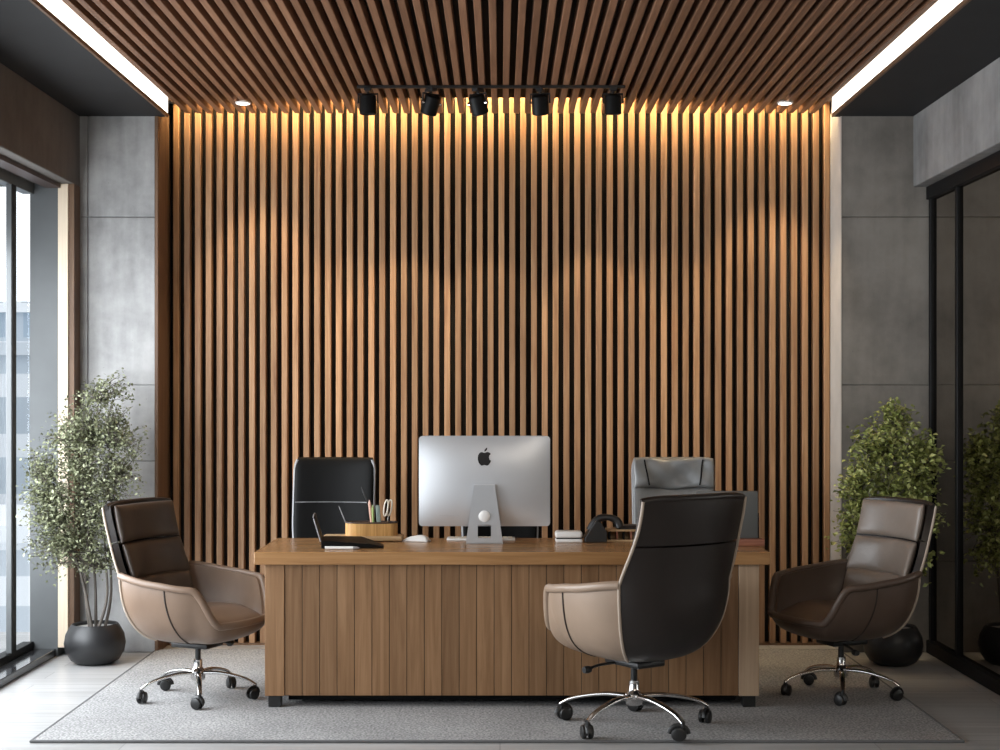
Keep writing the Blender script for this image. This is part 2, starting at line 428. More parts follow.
def soffit(sd, name):
    bm = NB()
    e0 = e1 = CX - .04
    a = [(sd * e0, YC + .02), (sd * 4.6, YC + .02), (sd * 4.6, YN), (sd * e1, YN)]
    lo = [bm.verts.new((x, y, ZS)) for x, y in a]; hi = [bm.verts.new((x, y, 3.4)) for x, y in a]
    bm.faces.new(lo); bm.faces.new(hi)
    for k in range(4): bm.faces.new((lo[k], lo[(k + 1) % 4], hi[(k + 1) % 4], hi[k]))
    struct(name, bm, M['black_ceiling'])
    bm = NB(); box(bm, min(sd * 1.9355, sd * 2.0), max(sd * 1.9355, sd * 2.0), YN, .06, 3.2552, 3.275); struct('trim_7' if sd < 0 else 'trim_8', bm, M['plaster'])
    # warm linear light set along the cove edge
    nm = 'left' if sd < 0 else 'right'
    t = thing('linear_light', f'long glowing white light strip along the {nm} edge of the slat ceiling', 'light', (sd * e0, YC, ZS), 0, 'ceiling edge light strips')
    k = (e1 - e0) / (YC + .02 - YN) * -1
    def strip(o0, o1, z0, z1):
        bm = NB(); vs = []
        for (y) in (YC + .03, YN + .2):
            ex = e0 + (e1 - e0) * ((YC + .02 - y) / (YC + .02 - YN)) if y < YC + .02 else e0
            for o, z in ((o0, z0), (o1, z0), (o1, z1), (o0, z1)):
                vs.append(bm.verts.new((sd * (ex - o) - sd * e0, y - YC, z - ZS)))
        A, B = vs[:4], vs[4:]
        bm.faces.new(A); bm.faces.new(B)
        for q in range(4): bm.faces.new((A[q], A[(q + 1) % 4], B[(q + 1) % 4], B[q]))
        return bm
    obj('diffuser', strip(.0005, .009, ZS + .02, 3.255), M['led'], t)
    obj('lip', strip(.0005, .014, ZS, ZS + .02), M['trimwood'], t)
soffit(-1, 'ceiling_left'); soffit(1, 'ceiling_right')

# beams above the glazing
bm = NB(); box(bm, -2.95, -CW, YN, YC + .0, 2.705, ZS + .002, bev=.004, seg=1); struct('wall_left', bm, M['concrete_beam'])
bm = NB(); box(bm, CW - .04, 2.95, YN, YC + .0, 2.705, ZS + .002, bev=.004, seg=1); struct('wall_right', bm, M['concrete_rb'])
bm = NB(); box(bm, -4.6, 4.6, YN - .15, YN, 0, 3.5); struct('wall_front', bm, M['concrete'])
bm = NB(); box(bm, 4.6, 4.7, YN, .3, 0, 3.4); struct('wall_far_right', bm, M['concrete_r'])

# left window wall
XW = -2.68
bm = NB(); box(bm, -2.53, -2.472, -.40, YC, .05, 2.705, bev=.002, seg=1); struct('trim_5', bm, M['postwood'])
bm = NB(); box(bm, -2.472, -2.44, -.39, YC, 0, 2.705); struct('trim_6', bm, M['trimwood'])
bm = NB(); box(bm, -2.9, -2.54, YN, -.40, 0, .045, bev=.003, seg=1); wi = struct('window_1', bm, M['sill'])
bm = NB(); box(bm, -2.69, -2.53, -.40, YC, 0, 2.705, bev=.002, seg=1); obj('jamb', bm, M['frame_grey'], wi)
bm = NB(); box(bm, -2.60, -2.515, YN, -.40, 2.68, 2.706); obj('head_frame', bm, M['frame_brown'], wi)
bm = NB(); box(bm, XW - .05, XW + .012, YN, -.40, 2.645, 2.72, bev=.002, seg=1); obj('top_rail', bm, M['frame_grey'], wi)
bm = NB(); box(bm, XW - .05, XW + .012, YN, -.40, .045, .085, bev=.002, seg=1); obj('bottom_rail', bm, M['frame_black'], wi)
for y in (-.76, -2.26, -3.76, -5.26, -6.76, -8.26):
    bm = NB(); box(bm, XW - .012, XW + .018, y - .05, y + .02, .085, 2.645, bev=.002, seg=1)
    f = obj('mullion', bm, M['frame_grey'], wi)
    bm = NB(); box(bm, XW + .018, XW + .022, y - .048, y + .02, .085, 2.645); obj('shaded_face', bm, M['frame_black'], f)  # black sheet on the mullion's inner face, shade painted as colour
bm = NB(); box(bm, XW - .022, XW - .016, YN, -.40, .085, 2.645); obj('pane', bm, M['glass'], wi)

# right glass partition, black frame and smoked glass
XG = 2.495
bm = NB(); box(bm, XG - .02, XG + .05, YN, YC, 0, .075, bev=.003, seg=1); wp = struct('window_2', bm, M['frame_black'])
bm = NB(); box(bm, XG - .02, XG + .05, YN, YC, 2.63, 2.705, bev=.003, seg=1); obj('top_rail', bm, M['frame_black'], wp)
for y in (YC - .03, -.80, -2.3, -3.8, -5.3, -6.8):
    bm = NB(); box(bm, XG - .008, XG + .04, y - .02, y + .02, .07, 2.64, bev=.003, seg=1); obj('mullion', bm, M['frame_black'], wp)
bm = NB(); box(bm, XG + .01, XG + .018, YN, YC, .07, 2.64); obj('pane', bm, M['glass_dark'], wp)

# rug
bm = NB(); box(bm, -2.0, 1.975, -2.565, -.22, .001, .012, bev=.003, seg=1)
rug = obj('area_rug', bm, M['rug']); tag(rug, 'large flat grey woven rug under the desk and chairs', 'rug')
bm = NB(); 
for a in ((-2.004, 1.979, -2.577, -2.563), (-2.004, 1.979, -.222, -.212)): box(bm, *a, .001, .0124, bev=.003, seg=1)
for a in ((-2.012, -1.998), (1.973, 1.987)): box(bm, *a, -2.577, -.212, .001, .0124, bev=.003, seg=1)
obj('binding', bm, M['rug_edge'], rug)
RZ = .0125

# ------------------------------------------------------------------ lights on the ceiling
tr_y = 8.16 - 9
bm = NB(); box(bm, W(357, 8.16), W(625, 8.16), tr_y - .012, tr_y + .012, ZC - .016, ZC - .001, bev=.002, seg=1)
tag(obj('light_track', bm, M['blackplastic']), 'thin black ceiling track carrying the spotlights', 'light track')
heads = [(368, -2, 3, 'black spotlight at the left end of the ceiling track'), (431, 38, 28, 'black spotlight with bright glints, second from the left on the ceiling track'),
         (478, -35, 25, 'black spotlight in the middle of the ceiling track, behind the monitor logo line'), (540, -12, 22, 'plain black spotlight tilted right, fourth along the ceiling track'),
         (613, 0, 6, 'black spotlight at the right end of the ceiling track')]
heads[2] = (478, -35, 25, 'black spotlight with small glints, middle one of five on the ceiling track')
for n, (px, yaw, tilt, lab) in enumerate(heads):
    t = thing('track_spotlight', lab, 'spotlight', (W(px, 8.16), tr_y, ZC - .016), math.radians(yaw), 'spotlights on the ceiling track', 1.2)
    bm = NB(); box(bm, -.016, .016, -.03, .03, -.016, 0, bev=.003, seg=1); tube(bm, [(0, 0, -.014), (0, 0, -.03)], .007)
    obj('adaptor', bm, M['blackplastic'], t)
    bm = NB(); tube(bm, [(-.044, 0, -.068), (-.044, 0, -.026), (.044, 0, -.026), (.044, 0, -.068)], .005, 6); obj('yoke', bm, M['blackplastic'], t, 40)
    mt = Matrix.Translation((0, 0, -.068)) @ Matrix.Rotation(math.radians(tilt), 4, 'X')
    bm = NB(); lathe(bm, [(0, .040), (.028, .040), (.036, .032), (.0385, .0), (.0385, -.046), (.034, -.050), (.031, -.038), (0, -.038)], 24, mtx=mt)
    hd = obj('lamp_head', bm, M['fixture'], t, 35)
    bm = NB(); lathe(bm, [(0, -.041), (.029, -.041), (.029, -.037), (0, -.037)], 20, mtx=mt); obj('lens', bm, M['led_lens'], hd, 35)
    if n in (1, 2):
        for sx in (-1, 1):
            bm = NB(); lathe(bm, [(0, -.006), (.009, -.006), (.009, .006), (0, .006)], 12, mtx=Matrix.Translation((sx * .047, 0, -.068)) @ Matrix.Rotation(PI / 2, 4, 'Y'))
            obj('knob', bm, M['chrome'], t, 35)
for px, s in ((243, 'left'), (785, 'right')):
    t = thing('downlight', f'small round white recessed downlight near the {s} end of the slat ceiling', 'downlight', (W(px, 8.62), 8.62 - 9, ZC), 0, 'recessed downlights')
    bm = NB(); lathe(bm, [(.036, -.001), (.045, -.001), (.045, -.008), (.037, -.010), (.036, -.001)], 24); obj('trim_ring', bm, M['white'], t, 35)
    bm = NB(); lathe(bm, [(0, -.011), (.030, -.011), (.037, -.008), (.037, -.001), (0, -.001)], 24); obj('lamp_disc', bm, M['led_spot'], t, 35)

# ------------------------------------------------------------------ desk
DX0, DX1, DY0, DY1, DT = -1.16, 1.274, -1.92, -1.19, .75
B0, B1 = -1.113, 1.226
t = thing('executive_desk', 'wide wooden office desk with vertical plank front and black feet', 'desk', ((B0 + B1) / 2, DY0, RZ))
def desk(name, boxes, m, bev=.003, parent=t):
    bm = NB(); cx = (B0 + B1) / 2
    for a in boxes: box(bm, a[0] - cx, a[1] - cx, a[2] - DY0, a[3] - DY0, a[4] - RZ, a[5] - RZ, bev=bev)
    return obj(name, bm, m, parent)
desk('desktop', [(DX0, DX1, DY0, DY1, .69, DT)], M['desktop'], .004)
fy = DY0 + .035
pl = []; x = B0 + .094; n = 26; w = (B1 - .097 - x) / n
desk('front_panel', [(x + i * w + .0014, x + (i + 1) * w - .0014, fy, fy + .02, .068, .689) for i in range(n)], M['deskfront'], .0008)
desk('panel_backing', [(x - .005, B1 - .09, fy + .004, fy + .03, .072, .688)], M['dark'], 0)
desk('side_panel', [(B0, x - .001, fy - .004, -1.36, .066, .6895)], M['deskfront'])
tag(desk('side_panel', [(B1 - .096, B1, fy - .004, -1.36, .066, .6895)], M['deskend']), 'paler wooden end panel')
desk('plinth', [(B0 + .1, B1 - .1, fy + .09, -1.40, .03, .07)], M['frame_black'], 0)
for xx in (B0 + .015, B1 - .075):
    for yy in (fy + .004, -1.43):
        desk('foot', [(xx, xx + .06, yy, yy + .06, RZ, .067)], M['blackplastic'], .003)

# ------------------------------------------------------------------ swivel chair base shared by every chair
def star_base(root, R=.30, top=.30, rot=0, lever=True):
    for k in range(5):
        a = rot + 2 * PI * k / 5; c, s = math.cos(a), math.sin(a)
        pts = [(.02, .125), (.10, .127), (.18, .115), (.25, .095), (R, .07)]
        bm = NB(); tube(bm, catmull([(c * r, s * r, z) for r, z in pts], 5), [.017 - .0065 * i / 20 for i in range(21)], 10, flat=.62)
        bmesh.ops.recalc_face_normals(bm, faces=bm.faces[:])
        arm = obj('base_arm', bm, M['chrome'], root, 50)
        cx, cy = c * (R - .004), s * (R - .004); q = a + .9
        d = Vector((math.cos(q), math.sin(q), 0)); ax = Vector((-d.y, d.x, 0))
        bm = NB()
        for sd in (-1, 1):
            o = Vector((cx, cy, .028)) - d * .014 + ax * sd * .013
            mt = Matrix.Translation(o) @ ax.to_track_quat('Z', 'Y').to_matrix().to_4x4()
            lathe(bm, [(0, -.009), (.02, -.009), (.0265, -.006), (.028, 0), (.0265, .006), (.02, .009), (0, .009)], 18, mtx=mt)
        cst = obj('caster', bm, M['blackplastic'], arm, 40)
        bm = NB(); tube(bm, [(cx, cy, .04), (cx, cy, .078)], .008, 8)
        hood = [Vector((cx, cy, .028)) - d * .014 + d * math.cos(w) * .031 + Vector((0, 0, math.sin(w) * .031)) for w in [PI * j / 8 for j in range(9)]]
        tube(bm, hood, .012, 8, flat=.35); obj('caster_hood', bm, M['blackplastic'], cst, 40)
    bm = NB(); lathe(bm, [(0, .09), (.03, .09), (.036, .10), (.036, .135), (.026, .148), (.022, .155), (.022, top - .10), (.0, top - .10)], 20)
    obj('hub', bm, M['chrome'], root, 35)
    bm = NB(); lathe(bm, [(.0, top - .12), (.014, top - .12), (.014, top - .02), (0, top - .02)], 14); obj('gas_column', bm, M['blackplastic'], root, 35)
    bm = NB(); box(bm, -.075, .075, -.11, .10, top - .035, top - .008, bev=.008); obj('tilt_mechanism', bm, M['blackplastic'], root, 40)
    if lever:
        bm = NB(); tube(bm, catmull([(-.05, .03, top - .025), (-.14, .05, top - .03), (-.2, .06, top - .045)], 4), .006, 8)
        lathe(bm, [(0, -.016), (.013, -.016), (.016, 0), (.013, .016), (0, .016)], 12, mtx=Matrix.Translation((-.2, .06, top - .045)) @ Matrix.Rotation(PI / 2, 4, 'Y'))
        obj('lever', bm, M['blackplastic'], root, 40)

# ------------------------------------------------------------------ leather bucket armchair (sitter faces local +Y)
ZB = .285
def plan(a):                                    # a in degrees from the front
    c, s = math.cos(math.radians(a)), math.sin(math.radians(a))
    f = lambda v, e: math.copysign(abs(v) ** e, v)
    return .345 * f(s, .78), (.335 if c > 0 else .345) * f(c, .78) - .02
def rim(a):
    d = abs(((a + 180) % 360) - 180)
    return .395 + (.573 - .395) * sm(34, 62, d) + .05 * sm(60, 130, d)
def bowl(a, th):
    x, y = plan(a); r = math.cos(th) ** .57 if th < PI / 2 - 1e-4 else .0
    r = max(r, .02)
    zr = rim(a)
    return Vector((x * r, -.02 + (y + .02) * r, ZB + (zr - ZB) * (1 - math.sin(th))))
HS = .775                                       # joint between back and headrest
def backpt(a, z):                               # outer surface of the high back above the rim
    u = (180 - a) / 54; px, py = plan(a); zr = rim(a)
    w = max(0, min(1, (z - zr) / (.965 - zr))); e = 1 - (1 - w) ** 1.7
    return Vector((px + (u * .270 - px) * sm(0, .7, w), py + (-.395 - .02 * w + .05 * u * u - py) * e, z))

def make_armchair():
    root = thing('leather_armchair', None, 'chair')
    star_base(root, .292, .29, rot=0)
    for sd in (1, -1):
        bm = NB(); rows = []
        for i in range(45):
            a = sd * 126 * i / 44
            rows.append([bowl(a, PI / 2 * .985 * (j / 16)) for j in range(17)])
        shell(bm, rows, .03, (0, .08, .60))
        side = obj('side_shell', bm, M['leather'], root, 60)
        bm = NB(); tube(bm, [bowl(sd * (126 * i / 40), 0) + Vector((0, 0, .002)) for i in range(41)], .018, 10); obj('arm_roll', bm, M['leather'], side, 60)
        bm = NB(); tube(bm, [bowl(sd * (84 - 16 * (j / 18) ** 2), PI / 2 * .02 + PI / 2 * .80 * j / 18) * 1.0 + Vector((sd * .0015, 0, 0)) for j in range(19)], .0035, 6); obj('seam', bm, M['stitch'], side, 60)
    # dark back: bowl sector carried up into the high back
    cols = [126 + 108 * i / 30 for i in range(31)]
    bm = NB(); rows = []
    for a in cols:
        c = [bowl(a, PI / 2 * .985 * (1 - j / 14)) for j in range(15)]
        c += [backpt(a, rim(a) + (HS - .004 - rim(a)) * k / 8) for k in range(1, 9)]
        rows.append([Vector((p.x, p.y, p.z)) for p in c])
    shell(bm, rows, .034, (0, .08, .60)); obj('back_shell', bm, M['leather_dk'], root, 60)
    bm = NB(); rows = []
    for a in cols:
        u = (a - 180) / 54
        rows.append([backpt(a, HS + .004 + (.186 - .012 * abs(u) ** 6) * k / 8) for k in range(9)])
    shell(bm, rows, .034, (0, .08, .60)); hs = obj('headrest_shell', bm, M['leather_dk'], root, 60)
    for sd in (1, -1):
        a = 180 + sd * 54
        pts = [bowl(a, PI / 2 * .8 * (1 - j / 12)) for j in range(13)] + [backpt(a, rim(a) + (.952 - rim(a)) * k / 12) for k in range(1, 13)]
        bm = NB(); tube(bm, [p + Vector((sd * -.003, -.002, 0)) for p in pts], .0065, 8); obj('edge_piping', bm, M['piping'], root, 60)
    bm = NB(); tube(bm, [backpt(a, .961 - .012 * abs((a - 180) / 54) ** 6) + Vector((0, .012, .0)) for a in cols], .015, 8); obj('top_roll', bm, M['leather_dk'], hs, 60)
    # cushions
    def on_back(z0, h, w, th):
        def fn(x, t, z):
            zz = z0 + z; a = 180 + 54 * max(-1, min(1, x / .28)) * -1
            p = backpt(a, max(zz, rim(a)))
            y = p.y if zz > rim(a) else p.y + (rim(a) - zz) * .25
            return Vector((x, y + .03 + th / 2 - t, zz))
        bm = NB(); pillow(bm, w, h, th, fn); return bm
    obj('headrest_cushion', on_back(.868, .18, .485, .06), M['leather_in'], root, 180)
    obj('back_cushion', on_back(.682, .18, .48, .065), M['leather_in'], root, 180)
    obj('lumbar_cushion', on_back(.515, .18, .45, .09), M['leather_in'], root, 180)
    def seat_pt(a, f, top):                      # rounded pad that follows the inside of the bowl
        x, y = plan(a); k = (.785 + .11 * sm(.5, .95, math.cos(math.radians(a)))) * f
        e = max(0., 1 - f ** 5) ** .45; fr = sm(.10, .26, y * f)
        z = .395 + (.062 * e if top else -.03 * e) - .022 * fr - .02 * sm(.0, -.3, y * f)
        return Vector((x * k, -.01 + (y + .02) * k + .012, z))
    fs = [math.sin(PI / 2 * k / 12) for k in range(1, 13)]; aa = [360 * k / 48 for k in range(49)]
    bm = NB()
    grid(bm, [[seat_pt(a, f, True) for a in aa] for f in [.001] + fs]); grid(bm, [[seat_pt(a, f, False) for a in aa[::-1]] for f in [.001] + fs])
    bmesh.ops.remove_doubles(bm, verts=bm.verts[:], dist=2e-4)
    obj('seat_cushion', bm, M['leather'], root, 180)
    return root

def face(dx, dy): return math.atan2(-dx, dy)   # rotation that turns local +Y to (dx, dy)
chair = make_armchair()
A = math.radians
def put(o, px, depth, rz, sc, lab, point):
    o.location = (W(px, depth), depth - 9, RZ); o.rotation_euler = (0, 0, rz); o.scale = (sc,) * 3
    o['label'] = lab; o['group'] = 'brown leather armchairs around the desk'
    for ch in o.children:                        # turn the star base on its own
        if ch.name.startswith('base_arm'): ch.rotation_euler.z = A(point) - rz
c2 = copy_tree(chair); c3 = copy_tree(chair)
for ch in c2.children:
    if ch.name.startswith('base_arm'): ch.scale = (1.1, 1.1, 1)
def recolour(o, table):                           # window light and shade put into each armchair's leather tone
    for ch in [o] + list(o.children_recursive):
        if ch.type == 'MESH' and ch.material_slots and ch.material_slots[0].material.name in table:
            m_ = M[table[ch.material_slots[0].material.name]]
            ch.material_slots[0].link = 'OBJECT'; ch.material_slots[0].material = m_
recolour(c2, {'brown_leather': 'leather_lit'})
recolour(c3, {'brown_leather': 'leather_shaded', 'brown_leather_cushion': 'cushion_lit'})
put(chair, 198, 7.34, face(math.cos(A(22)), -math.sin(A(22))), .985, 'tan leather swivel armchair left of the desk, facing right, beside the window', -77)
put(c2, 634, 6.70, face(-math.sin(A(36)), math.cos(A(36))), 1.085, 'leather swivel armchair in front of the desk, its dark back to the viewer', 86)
put(c3, 841, 7.42, face(-math.cos(A(23)), -math.sin(A(23))), .985, 'shaded brown leather swivel armchair right of the desk, by the smoked glass', -101)

# ------------------------------------------------------------------ chairs behind the desk (sitter faces local -Y)
def exec_chair(label, loc, rz, w, zt, mat, edge, style, group='chairs behind the desk'):
    root = thing('office_chair', label, 'chair', loc, rz, group)
    star_base(root, .29, .40, rot=.4, lever=False)
    bm = NB(); pillow(bm, w + .04, .46, .11, lambda x, t, z: Vector((x, z - .02, .46 - t + .02 * (x / (w / 2)) ** 2)), p=5); obj('seat', bm, mat, root, 180)
    zb = .47; h = zt - zb
    def bk(y0):
        def fn(x, t, z):
            f = (z + h / 2) / h; u = x / (w / 2)
            taper = (1 - .10 * (1 - sm(0, .5, f))) * (1 - .07 * sm(.88, 1, f) ** 2)
            return Vector((x * taper, y0 + .10 * f - .045 * u * u + t, zb + h / 2 + z))
        return fn
    bm = NB(); pillow(bm, w, h, .085, bk(.20), nu=26, nv=26, p=8, q=2.6); bo = obj('backrest', bm, mat, root, 180)
    for f in (.63,) if style == 'black' else (.5,):
        pts = []
        for i in range(21):
            u = -0.93 + 1.86 * i / 20
            p = bk(.20)(u * w / 2, -.0405, -h / 2 + f * h); pts.append(p)
        bm = NB(); tube(bm, pts, .0028, 6); obj('seam', bm, edge, bo, 60)
    for sd in (-1, 1):                           # edge bolster seen along the side of the back
        pts = [bk(.20)(sd * w / 2 * .98, -.012, -h / 2 + h * (.02 + .96 * i / 24)) for i in range(25)]
        bm = NB(); tube(bm, pts, .009, 8); obj('side_bolster', bm, edge, bo, 60)
    if style == 'grey':
        def hr(x, t, z):
            u = x / (w / 2); f = .88 + z / h * 1.0
            wr = .006 * math.sin(u * 9 + z * 40) + .008 * math.sin(u * 4.2 - z * 30)
            return Vector((x, .20 + .10 * f - .045 * u * u - .065 + t * 1.0 + (wr if t < 0 else 0), zt - .085 + z - .006 * math.cos(u * 5)))
        bm = NB(); pillow(bm, w * .99, .165, .07, hr, nu=34, nv=14, p=8); hc = obj('headrest_cushion', bm, mat, root, 180)
        for sd in (-1, 1):
            bm = NB(); tube(bm, [hr(sd * w * (.36 - .05 * k / 6), -.037, .07 - .14 * k / 6) for k in range(7)], .004, 6); obj('fold_seam', bm, M['leather_blk'], hc, 60)
    for sd in (-1, 1):
        x = sd * (w / 2 + .035)
        pts = catmull([(x, .20, .50), (x, .20, .64), (x, .12, .665), (x, -.10, .655), (x, -.17, .60), (x * .93, -.14, .46)], 5)
        bm = NB(); tube(bm, pts, .014, 8, flat=.8); ar = obj('armrest', bm, M['chrome'] if style != 'black' else M['blackplastic'], root, 60)
        bm = NB(); box(bm, x - .026, x + .026, -.12, .13, .665, .682, bev=.008); obj('arm_pad', bm, mat, ar, 40)
    return root
exec_chair('tall black leather office chair behind the left half of the desk', (W(328.5, 8.2), 8.12 - 9, 0.0125), A(-4), .455, 1.135, M['leather_blk'], M['edge_gry'], 'black')
exec_chair('grey leather office chair with a creased headrest cushion, behind the right half of the desk', (W(677, 8.2), 8.12 - 9, 0.0125), A(2), .45, 1.135, M['leather_gry'], M['edge_gry'], 'grey')
exec_chair('black office chair mostly hidden behind the computer monitor', (W(503, 8.2), 8.12 - 9, 0.0125), A(5), .42, 1.05, M['leather_blk'], M['edge_gry'], 'plain')

# ------------------------------------------------------------------ computer on the desk
md = 7.55; my = md - 9; s = FPX / md
mw, z0, z1 = 131 / s, Z(526, md), Z(436, md); mh = z1 - z0; zc = (z0 + z1) / 2 - DT
t = thing('computer_monitor', 'silver all-in-one computer seen from behind, standing at the middle of the desk', 'computer', (W(484.5, md), my, DT))
def rear(u, v):                                  # rear surface, bulging towards the viewer
    return -.010 - .036 * max(0, 1 - abs(u) ** 2.6) * max(0, 1 - abs(v) ** 2.6)
bm = NB()
def cr(u, v):                                    # soft rounded corners
    k = .045; x, z = u * mw / 2, v * mh / 2
    ax, az = mw / 2 - abs(x), mh / 2 - abs(z); R_ = .018
    if ax < R_ and az < R_:
        dx, dz = R_ - ax, R_ - az; d = math.hypot(dx, dz)
        if d > R_: x -= math.copysign(dx * (1 - R_ / d), x); z -= math.copysign(dz * (1 - R_ / d), z)
    return x, z
US = [math.sin(PI * (i / 40 - .5)) for i in range(41)]
rows = []
for v in US:
    rows.append([Vector((cr(u, v)[0], rear(u, v), zc + cr(u, v)[1])) for u in US])
grid(bm, rows)
rows2 = [[Vector((p.x, .006, p.z)) for p in r] for r in rows]
grid(bm, [r[::-1] for r in rows2])
ring = lambda R: [r for r in R[0]] + [R[i][-1] for i in range(1, 41)] + R[-1][-2::-1] + [R[i][0] for i in range(39, 0, -1)]
ra, rb = ring(rows), ring(rows2)
for k in range(len(ra)):
    q = [bm.verts.new(p) for p in (ra[k], ra[(k + 1) % len(ra)], rb[(k + 1) % len(ra)], rb[k])]; bm.faces.new(q)
bmesh.ops.remove_doubles(bm, verts=bm.verts[:], dist=1e-5)
obj('housing', bm, M['alu'], t, 50)
bm = NB(); box(bm, -mw / 2 + .012, mw / 2 - .012, .005, .009, zc - mh / 2 + .06, zc + mh / 2 - .012); obj('screen', bm, M['logo'], t)
bm = NB(); box(bm, -mw / 2 + .03, mw / 2 - .03, -.014, .004, zc + mh / 2 - .0025, zc + mh / 2 + .0012); obj('top_vent', bm, M['alu_dk'], t)
# emblem: bitten apple with a leaf
half = [(0, .44), (.10, .475), (.22, .505), (.35, .47), (.45, .38)]
out = [(0, .43), (.09, .46), (.2, .5), (.32, .48), (.42, .41), (.47, .35)]
bite = [(.39, .28), (.345, .19), (.33, .09), (.35, -.01), (.405, -.09), (.485, -.135)]
lower = [(.43, -.27), (.35, -.40), (.25, -.49), (.16, -.50), (.08, -.47), (0, -.455), (-.08, -.47), (-.16, -.5), (-.25, -.485), (-.35, -.39), (-.43, -.25), (-.48, -.08), (-.49, .1), (-.46, .26), (-.39, .39), (-.3, .465), (-.2, .49), (-.1, .46)]
apple = out + bite + lower
leaf = [(.0, .53), (.005, .62), (.06, .72), (.13, .79), (.205, .82), (.205, .73), (.16, .63), (.09, .56)]
bm = NB(); ls = 13.5 / s; lz = zc + (z1 - Z(458.5, md)) * -1 + mh / 2; lz = Z(458.5, md) - DT
for poly in (apple, leaf):
    vs = [bm.verts.new((px * ls, 0, lz + pz * ls)) for px, pz in poly]
    es = [bm.edges.new((vs[i], vs[(i + 1) % len(vs)])) for i in range(len(vs))]
    bmesh.ops.triangle_fill(bm, edges=es, use_beauty=True)
for v in bm.verts:
    v.co.y = rear(v.co.x / (mw / 2), (v.co.z - zc) / (mh / 2)) - .0012
obj('emblem', bm, M['logo'], t, None, [('SOLIDIFY', dict(thickness=.001, offset=0))])
bm = NB()
for i in range(9):                               # row of tiny printed marks
    x = (440 + i * 2.2 - 484.5) / s; zq = Z(515, md) - DT
    y = rear(x / (mw / 2), (zq - zc) / (mh / 2)); box(bm, x, x + .006, y - .0016, y + .002, zq - .0025, zq + .0025)
obj('small_print', bm, M['alu_dk'], t)
# stand: tapered sheet with a square cut-out and a round cap
def zl(py): return Z(py, 7.5) - DT
ss = FPX / 7.5
tw, bw = 10.5 / ss, 18.5 / ss; zt_, zh1, zh0 = zl(485), zl(524.5), zl(537.5)
def hw(z): return bw + (tw - bw) * max(0, min(1, z / zt_))
bm = NB(); hx = 6.6 / ss; y0, y1 = -.066, -.056
def sl(poly): prism(bm, poly, y0, y1)
sl([(-hw(zh1), zh1), (hw(zh1), zh1), (tw, zt_), (-tw, zt_)])
sl([(-hw(zh0), zh0), (-hx, zh0), (-hx, zh1), (-hw(zh1), zh1)]); sl([(hx, zh0), (hw(zh0), zh0), (hw(zh1), zh1), (hx, zh1)])
sl([(-bw, 0), (bw, 0), (hw(zh0), zh0), (-hw(zh0), zh0)])
bmesh.ops.remove_doubles(bm, verts=bm.verts[:], dist=1e-5)
st = obj('stand', bm, M['alu_dk'], t)
bm = NB(); box(bm, -bw, bw, -.066, .12, 0, .006, bev=.002); obj('foot', bm, M['alu_dk'], st, 40)
bm = NB(); box(bm, -tw, tw, -.056, -.03, zt_ - .03, zt_ + .003, bev=.002); obj('hinge', bm, M['alu'], st, 40)
bm = NB(); lathe(bm, [(0, .004), (5.2 / ss, .004), (5.7 / ss, .002), (5.7 / ss, 0), (0, 0)], 24, mtx=Matrix.Translation((0, -.066, zl(516))) @ Matrix.Rotation(PI / 2, 4, 'X')); obj('cable_cap', bm, M['white'], st, 40)

def desk_thing(name, label, cat, px, depth, rz=0, group=None, z=DT): return thing(name, label, cat, (W(px, depth), depth - 9, z), rz, group)
t = desk_thing('keyboard', 'slim white keyboard lying behind the monitor stand', 'keyboard', 481, 7.72)
kw = 68 / (FPX / 7.72)
bm = NB(); box(bm, -kw / 2, kw / 2, -.055, .055, 0, .010, bev=.003); obj('keyboard_body', bm, M['white'], t, 40)
bm = NB()
for r in range(4):
    for k in range(13): 
        x = -kw / 2 + .012 + k * (kw - .024) / 13; box(bm, x, x + (kw - .024) / 13 - .004, -.045 + r * .023, -.045 + r * .023 + .018, .010, .013, bev=.001, seg=1)
obj('keys', bm, M['cream'], t)
t = desk_thing('computer_mouse', 'white computer mouse on the desk just left of the monitor', 'mouse', 416.5, 7.62, A(-105))
bm = NB(); pillow(bm, .06, .135, .06, lambda x, tt, z: Vector((x, z, max(0, -tt) * (1 + .35 * z / .07) + .001)), p=2.6, q=2); obj('mouse_shell', bm, M['white'], t, 180)
bm = NB(); tube(bm, [(0, -.045, .012), (0, -.03, .022)], .004, 8); obj('scroll_wheel', bm, M['alu_dk'], t, 60)
t = desk_thing('desk_device', 'small white rounded box with a dark slot, right of the monitor', 'box', 568.5, 7.60)
bw_ = 27 / (FPX / 7.6)
bm = NB(); box(bm, -bw_ / 2, bw_ / 2, -.05, .05, .022, .056, bev=.012, seg=3); obj('lid', bm, M['white'], t, 50)
bm = NB(); box(bm, -bw_ / 2 + .006, bw_ / 2 - .004, -.046, .046, .017, .024); obj('slot', bm, M['blackplastic'], t)
bm = NB(); box(bm, -bw_ / 2 + .002, bw_ / 2, -.056, .05, 0, .018, bev=.007, seg=3); obj('base', bm, M['white'], t, 50)

